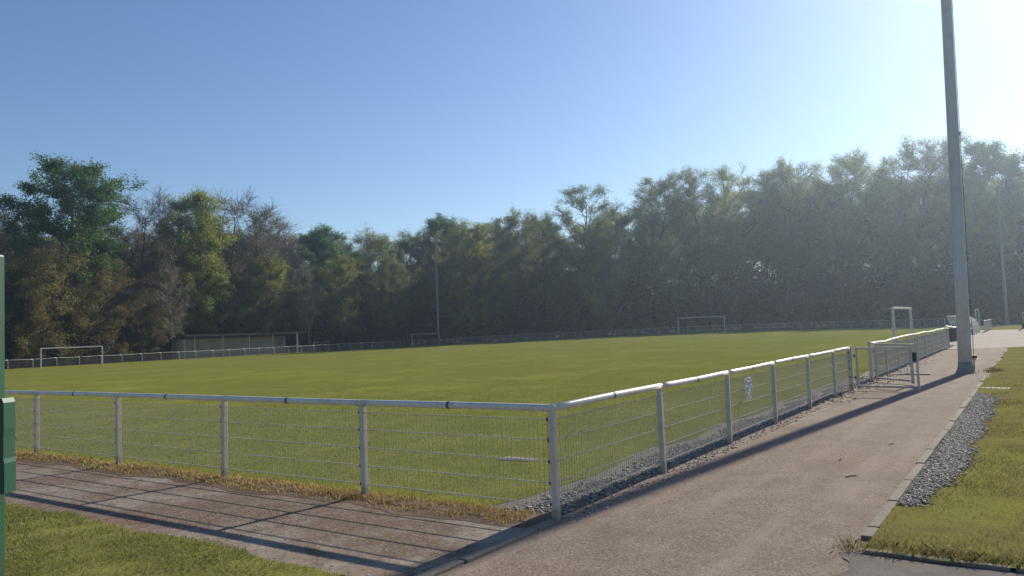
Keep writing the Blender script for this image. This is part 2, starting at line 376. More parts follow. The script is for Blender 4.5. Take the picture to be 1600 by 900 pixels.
k = kb.build('kerb', M['kerb'], bevel=.012); k.location = (C0[0], C0[1], 0); k.rotation_euler = (0,0,PHI); structure(k)
kb = MB(); w = -2.5
while w > -9:
    kb.box((.1+rnd.uniform(-.006,.006), w-.45, .012), (.055, .89+rnd.uniform(-.04,0), .044+rnd.uniform(-.008,.004)), 0, rnd.uniform(-.02,.02)); w -= .9
k = kb.build('kerb', M['kerb'], bevel=.01); k.location = (C0[0], C0[1], 0); k.rotation_euler = (0,0,PHI); structure(k)

# ------------------------------------------------------------------ stones, chips, grass
def in_uw(n, u0, u1, w0, w1, fall=9.0):
    uu = rng.uniform(u0, u1, n); ww = rng.uniform(w0, w1, n)
    X = C0[0] + U[0]*uu + W[0]*ww; Y = C0[1] + U[1]*uu + W[1]*ww
    d = np.hypot(X, Y)
    keep = rng.random(n) < np.minimum(1, (fall/d)**1.6)*np.clip((30-d)/14, .0 if fall < 9.5 else 1, 1)
    return uu[keep], ww[keep], X[keep], Y[keep], d[keep]
OCT = np.array([(1,0,0),(-1,0,0),(0,1,0),(0,-1,0),(0,0,1),(0,0,-1)], float)
OCTF = np.array([(0,2,4),(2,1,4),(1,3,4),(3,0,4),(2,0,5),(1,2,5),(3,1,5),(0,3,5)])
def stones(name, X, Y, Z, size, mat, label, flat=.6):
    n = len(X); s = size*np.clip(rng.lognormal(-.1, .35, n), .35, 1.6)
    V = OCT[None]*(1+rng.uniform(-.35, .35, (n, 6, 3))) + rng.uniform(-.25, .25, (n, 6, 3))
    V[:,:,2] *= flat
    a = rng.uniform(0, 2*PI, n); ca, sa = np.cos(a)[:,None], np.sin(a)[:,None]
    x = V[:,:,0]*ca - V[:,:,1]*sa; y = V[:,:,0]*sa + V[:,:,1]*ca
    V = np.stack([x, y, V[:,:,2]], -1)*s[:,None,None] + np.stack([X, Y, Z], -1)[:,None]
    F = (OCTF[None] + (np.arange(n)*6)[:,None,None]).reshape(-1, 3)
    o = link(name, np_mesh(name, V.reshape(-1, 3), F, mat))
    return tag(o, label, 'gravel', kind='stuff')
uu, ww, X, Y, d = in_uw(40000, .12, 42, 0.02, .82, 12)
edge = .5 + wob(uu, .07, 1.9, 1.) + rng.normal(0, .05, len(uu))
k = (ww < edge) & (np.abs(uu-14.4) > .1)
stones('drain_gravel', X[k], Y[k], .012+rng.uniform(-.01,.012,k.sum()), .0145, M['stone'], 'grey drainage gravel spread along the inside of the path railing')
uu, ww, X, Y, d = in_uw(60000, 1.6, 12.6, -3.15, -2.52, 12)
lim = -2.52 - (.07+.33*np.clip(np.minimum(uu-1.5, (12.8-uu)), 0, 1.6)/1.6*np.clip(.72+.02*uu, 0, 1)) + wob(uu, .035, 2.6, .3)
k = (ww > lim+rng.normal(0,.05,len(uu))) & (rng.random(len(uu)) < .8)
GRAVPATCH = (uu[k], ww[k])
stones('edge_gravel', X[k], Y[k], .034+rng.uniform(-.006,.014,k.sum()), .013, M['stone_dark'], 'dark slate gravel patch between the kerb and the verge grass')
uu, ww, X, Y, d = in_uw(16000, -3, 24, -2.4, -.05, 7)
stones('path_grit', X, Y, np.full(len(X), .001), .0042, M['chip'], 'pale grit and chips loose on the reddish path', .7)
uu, ww, X, Y, d = in_uw(1600, .0, 20, -.22, .0, 10)
stones('path_edge_rubble', X, Y, np.full(len(X), .006), .014, M['chip'], 'brown crumbs of soil under the path railing', .6)
uu, ww, X, Y, d = in_uw(9000, .5, 24, -2.42, -1.75, 9)
k = rng.random(len(uu)) < np.exp((-2.42-ww)/.16)
stones('path_side_grit', X[k], Y[k], np.full(k.sum(), .001), .005, M['chip'], 'coarser grit washed against the right kerb of the path', .6)
uu, ww, X, Y, d = in_uw(2200, -2, -.2, .05, 8, 9)
k = np.sin(uu*2.1+1)*np.sin(ww*1.7)+rng.normal(0,.4,len(uu)) > .35
stones('apron_crumbs', X[k], Y[k], np.full(k.sum(), .01), .007, M['chip'], 'small crumbs of concrete scattered on the stained apron', .6)

def blades(name, uu, ww, X, Y, d, base, h, wd, mat, label, lean=.6, hvar=.5):
    n = len(X); Z = gz(X, Y) + base
    a = rng.uniform(0, 2*PI, n); hh = h*rng.uniform(1-hvar, 1+hvar, n); w_ = wd*rng.uniform(.6, 1.4, n)*np.clip(d/7, .8, 2.6)
    hh = hh*np.clip(.9+d*.012, 1, 1.3)
    la = rng.uniform(0, 2*PI, n); ll = rng.uniform(.1, 1, n)*lean*hh
    c, s = np.cos(a)*w_/2, np.sin(a)*w_/2
    p = np.stack([X, Y, Z], -1)
    tip = p + np.stack([np.cos(la)*ll, np.sin(la)*ll, hh], -1)
    mid = p + np.stack([np.cos(la)*ll*.35, np.sin(la)*ll*.35, hh*.6], -1)
    off = np.stack([c, s, 0*c], -1)
    V = np.stack([p-off, p+off, mid+off*.7, tip, mid-off*.7], 1).reshape(-1, 3)
    F = (np.array([[0,1,2,3,4]]) + (np.arange(n)*5)[:,None])
    o = link(name, np_mesh(name, V, F, mat))
    return tag(o, label, 'grass', kind='stuff')
def lump(u, w, s=0): return .5+.25*np.sin(u*1.7+s)*np.cos(w*1.3+2*s)+.25*np.sin(u*4.1+w*2.7+s)*np.cos(w*3.9-u*1.1)
uu, ww, X, Y, d = in_uw(900000, .08, 26, .55, 24, 8.5)
k = (ww > .74+wob(uu, .07, 1.9, 1.)+rng.normal(0,.06,len(uu))) & (rng.random(len(uu)) < .55+.45*lump(uu, ww)) & ~((np.abs(uu-2.5) < .2) & (np.abs(ww-2.1) < .3))
blades('field_grass', uu[k], ww[k], X[k], Y[k], d[k], .0, .021, .006, M['blade'], 'short mown green grass of the pitch behind the near railing')
uu, ww, X, Y, d = in_uw(330000, -7, -1.94, .3, 12, 8)
k = (uu < -2.03-.05*np.clip(1.8-ww, 0, 3)+wob(ww, .035, 3.0, 1.2)+rng.normal(0,.035,len(uu))) & (ww > .32+np.clip((-2-uu)*.9, 0, 3)+rng.normal(0,.05,len(uu))) & (rng.random(len(uu)) < np.clip(1.7*lump(uu*1.6, ww*1.6, 1)-.15, .12, 1))
blades('lawn_grass', uu[k], ww[k], X[k], Y[k], d[k], .022, .025, .0065, M['blade'], 'green lawn grass in front of the concrete apron', .8)
uu, ww, X, Y, d = in_uw(800000, .12, 36, -11, -2.5, 8)
gp = -2.52 - (.07+.33*np.clip(np.minimum(uu-1.5, (12.8-uu)), 0, 1.6)/1.6*np.clip(.72+.02*uu, 0, 1)) + wob(uu, .035, 2.6, .3)
k = ((uu < 1.45) | (uu > 13.2) | (ww < gp+rng.normal(0,.05,len(uu))) | (rng.random(len(uu)) < .1)) & (rng.random(len(uu)) < np.clip(1.7*lump(uu, ww, 2)-.3, .1, .9)*np.clip(1.3-.9*lump(uu*2.7, ww*2.7, 6), .3, 1)) & ~((np.abs(uu-13.95) < .25) & (ww > -3.0))
blades('verge_grass', uu[k], ww[k], X[k], Y[k], d[k], .022, .025, .0062, M['blade_far'], 'patchy green and straw coloured grass of the right verge', .8)
uu, ww, X, Y, d = in_uw(9000, .06, .3, -9, -2.3, 11)
k = rng.random(len(uu)) < np.clip(1.8*lump(uu*9, ww*2.4, 5)-.3, .05, 1)
blades('edge_grass', uu[k], ww[k], X[k], Y[k], d[k], .015, .05, .007, M['blade_far'], 'ragged longer grass hanging over the bottom edging of the right verge', 1.1)
uu, ww, X, Y, d = in_uw(60000, -.42, .12, .25, 26, 11)
k = (uu > -.3+wob(ww, .06, 2.3, 2)+rng.normal(0,.05,len(uu))) & (rng.random(len(uu)) < np.clip(1.5*lump(uu*3, ww*2, 3)-.2, .08, .9))
blades('dry_grass', uu[k], ww[k], X[k], Y[k], d[k], .01, .03, .007, M['blade_dry'], 'orange dried grass fringe under the left railing', 1.0)
uu, ww, X, Y, d = in_uw(2600, .2, 30, -9, -2.6, 10)
k = lump(uu*.8, ww*.8, 4) > .62
stones('daisies', X[k], Y[k], .065+0*X[k], .008, M['daisy'], 'tiny white daisies dotted in the right verge grass', .5)
# dead leaves gathered by the gate and railing feet
uu, ww, X, Y, d = in_uw(1500, 10, 34, -.5, .45, 30)
k = (np.abs(uu-11.2) < .7) | (np.abs(uu-17.5) < 1.6) | (rng.random(len(uu)) < .25)
n = k.sum(); s = rng.uniform(.015, .04, n)
q = np.array([(-1,-.6,0),(1,-.6,0),(1,.6,0),(-1,.6,0)], float)[None]*s[:,None,None]
aa = rng.uniform(0, 2*PI, n); tl = rng.uniform(-.6, .6, n)
x = q[:,:,0]*np.cos(aa)[:,None]-q[:,:,1]*np.sin(aa)[:,None]; y = q[:,:,0]*np.sin(aa)[:,None]+q[:,:,1]*np.cos(aa)[:,None]; z = q[:,:,0]*tl[:,None]
V = np.stack([x+X[k][:,None], y+Y[k][:,None], z+.03], -1).reshape(-1, 3)
tag(link('dead_leaves', np_mesh('dead_leaves', V, np.arange(n*4).reshape(n, 4), M['deadleaf'])), 'dry brown leaves caught along the foot of the path railing', 'leaves', kind='stuff')

# ------------------------------------------------------------------ railings
RAIL_Z, RAIL_R = .985, .034
WZ = [.885, .70, .51, .32, .13]
def panel_mesh(L, name='mesh_panel', dy=.0):
    """wire panel from x = 0 to x = L"""
    m = MB()
    for z in WZ:
        for s in (-1, 1): m.tube([(0, s*.006+dy, z), (L, s*.006+dy, z)], .0042, 4, False, ph=PI/4)
    n = int(L/.05)
    for i in range(n+1):
        x = (i+.5)*L/(n+1); m.tube([(x, dy, WZ[-1]-.025), (x, dy, WZ[0]+.004)], .0034, 4, False, ph=PI/4)
    return m.mesh(name, M['galv'])
def post_mesh(h=RAIL_Z-.02, s=.058):
    m = MB(); m.box((0, 0, h/2-.05), (s, s, h+.1)); me = m.mesh('post', M['post'], bevel=.006); return me
def clip_mesh():
    m = MB(); m.box((0, 0, 0), (.022, .05, .028)); return m.mesh('clip', M['clip'])
POST, CLIP = post_mesh(), clip_mesh()
def railing(name, label, pts, group=None, clips=True, fine=True, wave=.01, joint=True, skip_panel=(), first=True, cap_ends=True, post_me=None, smalls=True):
    """pts: list of ground points; a post at each, rail and panel between"""
    t = thing(name, label, 'railing', pts[0], 0, group)
    o0 = Vector(pts[0]); inv = o0
    zs = [rnd.uniform(-wave, wave) for _ in pts]; zs[0] = 0
    cache = {}
    for i, p in enumerate(pts):
        q = Vector(p) - inv
        a = (Vector(pts[min(i+1, len(pts)-1)]) - Vector(pts[max(i-1, 0)]))
        ang = math.atan2(a.y, a.x)
        if i == 0: ang = math.atan2((Vector(pts[1])-Vector(pts[0])).y, (Vector(pts[1])-Vector(pts[0])).x)
        if not (i == 0 and not first):
            po = link('post', post_me or POST, t, q + Vector((0, 0, zs[i])), ang)
            po.rotation_euler = (rnd.uniform(-.012,.012), rnd.uniform(-.012,.012), ang)
            if clips:
                for z in WZ:
                    for s in ((1,) if i < len(pts)-1 else (-1,)):
                        link('clip', CLIP, po, (s*.038, 0, z - zs[i]))
        if i == len(pts)-1: break
        b = Vector(pts[i+1]) - inv
        A = q + Vector((0,0,RAIL_Z+zs[i])); B = b + Vector((0,0,RAIL_Z+zs[i+1]))
        mid = (A+B)/2 + Vector((0,0,rnd.uniform(-wave, wave)*.6))
        m = MB(); dirv = (B-A).normalized()
        m.tube([A - dirv*.0, A*.75+mid*.25, A*.35+mid*.65, mid, B*.35+mid*.65, B*.75+mid*.25, B], RAIL_R, 12 if fine else 6, True)
        ro = m.build('top_rail', M['white'], t, smooth=True)
        if joint:
            jm = MB(); jm.tube([mid-dirv*.016, mid+dirv*.016], RAIL_R+.0035, 12, True); jm.build('rail_joint', M['joint'], ro, smooth=False)
            jm = MB(); jm.tube([A-dirv*.012 if i else A, A+dirv*.012], RAIL_R+.003, 12, True); jm.build('rail_joint', M['white'], ro, smooth=False)
        if i in skip_panel: continue
        d = b - q; L = d.length - .07
        key = round(L, 2)
        if key not in cache: cache[key] = panel_mesh(L)
        po = link('mesh_panel', cache[key], t, q + d.normalized()*.035)
        po.rotation_euler = (0, -math.asin(d.z/d.length), math.atan2(d.y, d.x))
    return t
def elbow(parent, at):                     # the rounded corner cap where the two rails meet
    pass
# the left run starts at the corner post; the run along the path leaves the corner post to it
Lw = [0, 2.37, 4.79, 7.23, 9.65, 12.1, 14.5, 17, 19.5, 22, 24.5, 27, 29.5, 32, 34.5, 37]
rl = railing('corner_railing', 'white tube railing with wire mesh along the concrete apron, with the corner post', [P(0, w) for w in Lw], 'pitch railings')
m = MB(); m.tube([(0,0,.90), (0,0,.945)], .0335, 12, True)
c_ = MB()
cc = bmesh.new(); bmesh.ops.create_uvsphere(cc, u_segments=14, v_segments=10, radius=.0375); cm = bpy.data.meshes.new('corner_cap'); cc.to_mesh(cm); cc.free(); cm.materials.append(M['white']); cm.polygons.foreach_set('use_smooth', [True]*len(cm.polygons))
link('corner_cap', cm, rl, (0, 0, RAIL_Z))
rp = railing('path_railing', 'white tube railing with wire mesh along the path, from the corner to the gate', [P(u, 0) for u in (0, 2.38, 4.69, 6.98, 9.31, 11.55, 13.18)], 'pitch railings', first=False)
# stronger gate post at its end
gp_ = MB(); gp_.box((0,0,.52), (.085,.085,1.06)); gpm = gp_.mesh('gate_post', M['post'], bevel=.008)
e = P(13.3, 0) - P(0, 0); link('gate_post', gpm, rp, e, PHI)
us = [16.03+2.4*i for i in range(10)]
r2 = railing('path_railing', 'white tube railing with wavy rail along the path, between the gate and the bin', [P(u, 0) for u in us], 'pitch railings', wave=.028)
link('gate_post', gpm, r2, P(15.9, 0) - P(us[0], 0), PHI)
railing('path_railing', 'white tube railing beyond the dugout, ending by the far grass strip', [P(u, 0) for u in np.arange(69.7, 84, 2.4)], 'pitch railings', clips=False, fine=False, joint=False, wave=.02)
railing('side_railing', 'white tube railing along the left edge of the pitch, in front of the shelter', [P(u, 88) for u in np.arange(24.5, 93.5, 2.5)] + [P(94, 88)], 'pitch railings', clips=False, fine=False, joint=False, wave=.03)
def seg(a, b, step):
    n = max(1, round(math.hypot(b[0]-a[0], b[1]-a[1])/step)); return [(a[0]+(b[0]-a[0])*i/n, a[1]+(b[1]-a[1])*i/n) for i in range(n)]
fp = seg((94.2, 87.6), (106, 60), 2.0) + seg((106, 60), (114, 37), 2.3) + seg((114, 37), (109.5, 4), 2.4) + [(109.5, 4)]
far_post = MB(); far_post.tube([(0,0,-.1),(0,0,.98)], .024, 6); fpm = far_post.mesh('post', M['galv'])
RR = RAIL_R; RAIL_R = .022
railing('end_railing', 'thin grey wire railing along the far end of the pitch, below the dark wood', [P(*q) for q in fp], 'pitch railings', clips=False, fine=False, joint=False, wave=.03, post_me=fpm)
RAIL_R = RR

# gate leaves, both swung open over the path
def gate_leaf(label, hinge, ang, L, latch):
    t = thing('gate_leaf', label, 'gate', P(*hinge), PHI+ang, 'gate leaves')
    m = MB(); s = .05
    for x in (s/2, L-s/2): m.box((x, 0, .52), (s, s, .96))
    for z in (.975, .105): m.box((L/2, 0, z), (L-2*s-.004, s*.94, s*.94))
    m.build('gate_frame', M['post'], t, bevel=.006)
    m = MB()
    for z in (.82, .64, .46, .28): m.tube([(s, 0, z), (L-s, 0, z)], .0035, 4, False)
    n = int((L-2*s)/.06)
    for i in range(1, n): m.tube([(s+i*(L-2*s)/n, .004, .125), (s+i*(L-2*s)/n, .004, .955)], .0026, 4, False)
    m.build('mesh_panel', M['galv'], t)
    for z in (.3, .8):
        m = MB(); m.tube([(-.07, 0, z), (.01, 0, z)], .012, 8); m.tube([(-.03, 0, z-.03), (-.03, 0, z+.03)], .016, 8); m.build('hinge', M['dark_metal'], t)
    if latch:
        m = MB(); m.box((L-.07, .0, .77), (.085, .075, .2)); m.tube([(L-.07, -.09, .8), (L-.07, .09, .8)], .01, 8); m.build('latch', M['clip'], t, bevel=.006)
    return t
gate_leaf('open white gate leaf nearest the camera, hung on the post ending the near railing', (13.3, -.12), -PI/2-.16, 1.33, True)
gate_leaf('open white gate leaf partly behind the other leaf, without a black latch', (15.9, -.12), -PI/2-.8, 1.4, False)

# ------------------------------------------------------------------ masts
def mast(name, label, loc, H, r0, r1, flare=True, cable=False, tilt=(0,0)):
    t = thing(name, label, 'floodlight mast', loc, 0, 'floodlight masts')
    t.rotation_euler = (tilt[0], tilt[1], 0)
    m = MB(); m.tube([(0,0,z) for z in np.linspace(-.1, H, 7)], [r0+(r1-r0)*k/6 for k in range(7)], 16 if cable else 8); m.build('pole', M['concrete_pole' if cable else 'far_pole'], t, smooth=True)
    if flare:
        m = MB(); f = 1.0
        m.tube([(0,0,-.05),(0,0,.03),(0,0,.09),(0,0,.18),(0,0,.3)], [r0*1.5, r0*1.4, r0*1.2, r0*1.07, r0*1.02], 14); m.build('footing', M['footing_shade'], t, smooth=True)
    hd = MB(); hd.box((0,0,H+.05), (1.5,.08,.08)); ho = hd.build('crossarm', M['lamp'], t)
    for x in (-.55, .55):
        m = MB(); m.box((x, -.22, H-.02), (.5, .34, .36), taper=.75); lo = m.build('floodlight', M['lamp'], t, bevel=.02)
        m = MB(); m.box((x, -.4, H-.05), (.44, .02, .28)); m.build('lamp_glass', M['lampglass'], lo)
    return t
m1 = mast('floodlight_mast', 'tall grey steel mast standing on the path with a flared footing coloured dark for shade', P(19.54, -1.87), 16, .178, .12, True, True, (0, R(1.05)))
mb = MB(); pts = [(.255,.0,.06),(.25,0,1.2)] + [(.24-.006*z, 0, z) for z in np.arange(2, 15.6, 1.2)]
mb.tube(pts, .008, 6); mb.build('cable', M['dark_metal'], m1)
mb = MB(); mb.box((.28, 0, .36), (.24,.12,.03)); mb.box((.24,0,.44), (.16,.1,.1)); mb.tube([(.25,0,.05),(.25,0,.36)], .02, 8); mb.build('cable_bracket', M['clip'], m1, bevel=.01)
hb = MB(); hb.box((0, -.176, .95), (.11,.02,.42)); hb.box((.03, -.19, .95), (.018,.012,.05)); hb.build('access_hatch', M['concrete_pole'], m1, bevel=.005)
for x_, z_, d_ in ((.2, 6.9, .08), (.2, 3.4, .06)):
    mb = MB(); mb.box((x_-.03, 0, z_), (.07,.045,d_)); mb.build('cable_guide', M['dark_metal'], m1)
mast('floodlight_mast', 'slender grey mast by the far left corner of the pitch', P(93.4, 79), 17.6, .19, .1, False)
mast('floodlight_mast', 'slender grey mast on the far grass strip behind the yard', P(107.9, -.6), 17.4, .23, .12, True)

# ------------------------------------------------------------------ goals
def goal(label, loc, rz, L, H, D=1.2, back=True):
    t = thing('football_goal', label, 'goal', loc, rz, 'football goals'); r = .055
    for s in (-1, 1):
        m = MB(); m.box((s*L/2, 0, H/2-.03), (.1, .11, H+.06)); m.build('goalpost', M['goal'], t, bevel=.012)
    m = MB(); m.box((0, 0, H-.05), (L-.104, .104, .1)); m.build('crossbar', M['goal'], t, bevel=.012)
    if back:
        for s in (-1, 1):
            m = MB(); m.tube([(s*L/2, .06, H-.06), (s*L/2, .45, H-.1)], .016, 6); m.build('net_bracket', M['galv'], t)
    return t
AU = PHI; AW = PHI + PI/2
goal('white goal by the left railing, left of the long shelter', P(34.1, 78.5), AU, 6.1, 2.12)
goal('white goal beside the slender far left mast, in front of dark trees', P(94.2, 82.6), AW, 6.0, 2.05)
goal('wide white goal at the middle of the far end of the pitch', P(108, 38.9), AW, 7.35, 2.46)
goal('white goal seen edge-on just behind the path railing, nearest of the goals', P(35.8, 1.75), AU, 6.0, 2.1)
goal('white goal seen edge-on far beyond the dugout', P(104, 2.3), AU, 6.0, 2.1)
# bare low frame behind the left railing
t = thing('low_frame', 'low weathered wooden frame standing behind the left railing, right of the shelter', 'frame', P(79.5, 92), AU)
for s in (-1, 1):
    m = MB(); m.box((s*1.6, 0, .65), (.1,.1,1.4)); m.build('leg', M['wood'], t)
m = MB(); m.box((0,0,1.36), (3.3,.12,.12)); m.build('crossbar', M['wood'], t)

# ------------------------------------------------------------------ dugout
def dugout():
    t = thing('dugout', 'white framed dugout with curved cloudy panels beside the yard', 'dugout', P(63.24, .38), PHI)
    Ld = 6.0
    prof = [(.0, 0), (-.0, .4), (.06, .75), (.2, 1.05), (.48, 1.3), (.85, 1.45), (1.25, 1.5), (1.75, 1.5)]   # (w, z) back to front tip
    def arch(x):
        m = MB(); fine = [Vector((0, prof[q][0], prof[q][1])).lerp(Vector((0, prof[q+1][0], prof[q+1][1])), e/3) for q in range(len(prof)-1) for e in range(3)]+[Vector((0, *prof[-1]))]
        raw = list(fine)
        for q in range(len(raw)):
            tg = (raw[min(q+1, len(raw)-1)]-raw[max(q-1, 0)]).normalized(); nr = Vector((0, tg.z, -tg.y))
            fine[q] = (raw[q], nr)
        vs = [(x+sx, p.y+k_*n_.y, p.z+k_*n_.z) for p, n_ in fine for sx, k_ in ((-.13, -.04), (.13, -.04), (.13, .05), (-.13, .05))]; N_ = len(fine)
        m.add(vs, [(4*q+e, 4*q+(e+1) % 4, 4*q+4+(e+1) % 4, 4*q+4+e) for q in range(N_-1) for e in range(4)]+[(3,2,1,0), (4*N_-4, 4*N_-3, 4*N_-2, 4*N_-1)]); m.tube([(x, 1.75, 1.5), (x, 1.45, .62), (x, 1.3, .0)], .028, 6); m.tube([(x, 0, .03), (x, 1.3, .03)], .03, 6)
        return m.build('arch', M['bright'], t)
    for x in (0, Ld/2, Ld): arch(x)
    for x in (.02, Ld-.02):
        m = MB(); pv = [(x, a, z) for a, z in prof] + [(x, 1.45, .62), (x, 1.3, .0)]; n = len(pv)
        m.add(pv + [(p[0]+.006, p[1], p[2]) for p in pv], [tuple(range(n)), tuple(range(2*n-1, n-1, -1))]+[(i, (i+1) % n, n+(i+1) % n, n+i) for i in range(n)])
        m.build('end_panel', M['perspex'], t)
    m = MB(); nn = len(prof)
    vs = [(x, a, z) for x in (.06, Ld-.06) for a, z in prof]
    m.add(vs, [(i, i+1, nn+i+1, nn+i) for i in range(nn-1)]); m.add([(v[0], v[1]+.008, v[2]+.006) for v in vs], [(i+1, i, nn+i, nn+i+1) for i in range(nn-1)])
    m.build('roof_panel', M['perspex'], t, smooth=True)
    m = MB(); m.box((Ld/2, .45, .42), (Ld-.3, .36, .05))
    for x in (.4, Ld/2, Ld-.4): m.box((x, .45, .2), (.06, .3, .4))
    m.build('bench', M['greybox'], t)
dugout()
# bin and grey crate on the yard
t = thing('litter_bin', 'dark square bin with a sloping pale lid at the end of the railing', 'bin', P(48.5, .72), PHI)
m = MB(); m.box((0,0,.4), (.5,.5,.8), taper=1.1); m.build('body', M['bin'], t, bevel=.02)
m = MB(); m.add([(-.3,-.3,.81),(.3,-.3,.81),(.3,.3,.93),(-.3,.3,.93),(-.3,-.3,.84),(.3,-.3,.84),(.3,.3,.96),(-.3,.3,.96)], [(0,3,2,1),(4,5,6,7),(0,1,5,4),(1,2,6,5),(2,3,7,6),(3,0,4,7)]); m.build('lid', M['goal'], t)
t = thing('storage_crate', 'pale grey crate on the ground right behind the dark bin', 'crate', P(49.6, .2), PHI)
m = MB(); m.box((0,0,.24), (.6,.55,.46)); m.build('body', M['greybox'], t, bevel=.02)
m = MB(); m.box((0,0,.49), (.64,.59,.04)); m.build('lid', M['goal'], t, bevel=.01)
# trailer at the right edge
px, py = pix(1606, 62); t = thing('trailer', 'small dark trailer with a drawbar parked on the gravel yard', 'trailer', (px, py, 0), .1)
m = MB(); m.box((.4,0,.55), (1.6,1.0,.45)); m.build('body', M['dark_metal'], t, bevel=.03)
for y in (-.58, .58):
    m = MB(); m.tube([(.5, y-.07, .28), (.5, y+.07, .28)], .28, 18); wo = m.build('wheel', M['tyre'], t)
    m = MB(); m.tube([(.5, y-.08, .28), (.5, y+.08, .28)], .14, 12); m.build('rim', M['galv'], wo)
m = MB(); m.tube([(-.4,0,.4),(-.75,0,.28),(-1.1,0,.08)], .04, 6); m.build('drawbar', M['dark_metal'], t)
m = MB(); m.tube([(-.45,.3,1.5),(.6,.3,2.0),(1.2,.3,2.1)], .03, 6); m.tube([(.9,.3,.7),(.9,.3,2.04)], .025, 6); m.tube([(-.3,.3,.7),(-.45,.3,1.5)], .025, 6); m.build('rail', M['galv'], t)

# ------------------------------------------------------------------ long shelter
def shelter():
    u0, u1 = 55.2, 74.2
    t = thing('shelter', 'long open fronted shelter with a flat dark roof behind the left railing', 'shelter', P(u0, 91), PHI)
    L = u1-u0
    m = MB(); m.box((L/2-.8, 3.1, 1.3), (L-1.6, .15, 2.7)); m.build('back_wall', M['wallgrey'], t)
    m = MB(); m.box((0, 1.9, 1.3), (.15, 2.25, 2.7)); m.build('side_wall', M['wallgrey'], t)
    m = MB(); m.box((L-1.7, 2.2, 1.3), (.15, 1.65, 2.7)); m.build('side_wall', M['wallgrey'], t)
    m = MB(); m.add([(-.6,-.5,2.95),(L+.8,-.5,2.95),(L+.8,3.6,2.68),(-.6,3.6,2.68),(-.6,-.5,3.2),(L+.8,-.5,3.2),(L+.8,3.6,2.9),(-.6,3.6,2.9)], [(0,3,2,1),(4,5,6,7),(0,1,5,4),(1,2,6,5),(2,3,7,6),(3,0,4,7)])
    m.build('roof', M['roof'], t)
    for x in (1.2, 5.6, 10.0, 14.2):
        m = MB(); m.box((x, .3, 1.43), (.12,.12,3.0)); m.build('support_post', M['post'], t)
    m = MB(); m.box((L-.6, -.2, 1.43), (.2,.2,3.0)); m.build('support_post', M['white'], t)
    for x in (3.6, 8.2, 12.4):
        m = MB(); m.box((x, 2.96, 1.3), (.28,.12,2.6)); m.build('pilaster', M['wallgrey'], t)
    m = MB()
    for i in range(9): m.tube([(13.2+i*.17, 3.0, .62+.22*math.sin(i*1.9)), (13.3+i*.17, 3.0, .85+.2*math.cos(i*2.3)), (13.42+i*.17, 3.0, .6+.15*math.sin(i))], .03, 4)
    m.build('paint_scribble', M['graffiti'], t)
    m = MB(); m.box((L/2-1, 2.6, .45), (L-3, .4, .06)); m.build('bench', M['wood'], t)
shelter()

# ------------------------------------------------------------------ small things
# green post with a side plate at the left edge
gx, gy = -1.802, 2.6
t = thing('green_post', 'green painted steel post with a notched side plate at the edge of the lawn', 'post', (gx, gy, 0), 0)
m = MB(); m.box((0,0,.98), (.1,.1,2.08)); m.build('shaft', M['green'], t, bevel=.008)
m = MB()
prof = [(.052,1.215),(.098,1.215),(.098,1.315),(.095,1.33),(.095,1.40),(.097,1.43),(.096,1.515),(.09,1.53),(.052,1.53)]
n = len(prof); m.add([(x, -.03, z) for x, z in prof]+[(x, .03, z) for x, z in prof], [tuple(range(n)), tuple(range(2*n-1, n-1, -1))]+[(i, (i+1) % n, n+(i+1) % n, n+i) for i in range(n)])
pl_ = m.build('side_plate', M['green'], t)
for z in (1.26, 1.37, 1.48):
    m = MB(); m.tube([(.072, -.036, z), (.072, -.029, z)], .008, 8); m.build('bolt', M['galv'], pl_)
# torn plastic on the railing
def paper():
    p = P(5.5, -.012)
    m = MB(); z0, z1 = .87, .55; nx, nz = 4, 9; vs = []
    for j in range(nz+1):
        f = j/nz; w_ = .26-.13*f
        for i in range(nx+1):
            g = i/nx-.5; vs.append((g*w_*1.6+.02*math.sin(f*5), -.02-.012*math.sin(i*2.1+j*1.3)-.01*rnd.random(), z0+(z1-z0)*f+.015*math.sin(i*2+j)))
    m.add(vs, [(j*(nx+1)+i, j*(nx+1)+i+1, (j+1)*(nx+1)+i+1, (j+1)*(nx+1)+i) for j in range(nz) for i in range(nx)])
    o = m.build('plastic_strip', M['film']); o.location = p; o.rotation_euler = (0,0,PHI)
    sol = o.modifiers.new('thick', 'SOLIDIFY'); sol.thickness = .002
    tag(o, 'torn white plastic strip hanging on the path railing mesh', 'plastic strip')
paper()
m = MB(); m.box((0,0,.025), (.12,.95,.045)); o = m.build('wooden_plank', M['wood'], bevel=.006); o.location = P(18.5, -.6); o.rotation_euler = (0,0,PHI+.06); tag(o, 'pale wooden plank lying on the path beyond the gate leaves', 'plank')
m = MB()
for i in range(9): m.box((-.1+.025*i, 0, .012), (.007, .5, .022))
for y in np.linspace(-.25, .25, 6): m.box((0, float(y), .013), (.22, .012, .026))
o = m.build('drain_grate', M['galv']); o.location = P(13.95, -2.8, .012); o.rotation_euler = (.0,0,PHI-.12); tag(o, 'pale metal drain grate lying at the verge edge beyond the dark gravel', 'grate')
m = MB(); m.box((0,0,.0), (.26,.5,.024)); m.box((.0,.0,.014), (.2,.42,.006)); o = m.build('drain_cover', M['kerb'], bevel=.004); o.location = P(2.5, 2.1, .001); o.rotation_euler = (0,0,PHI+.08); tag(o, 'dark stone drain cover sunk in the pitch grass near the corner', 'drain cover')
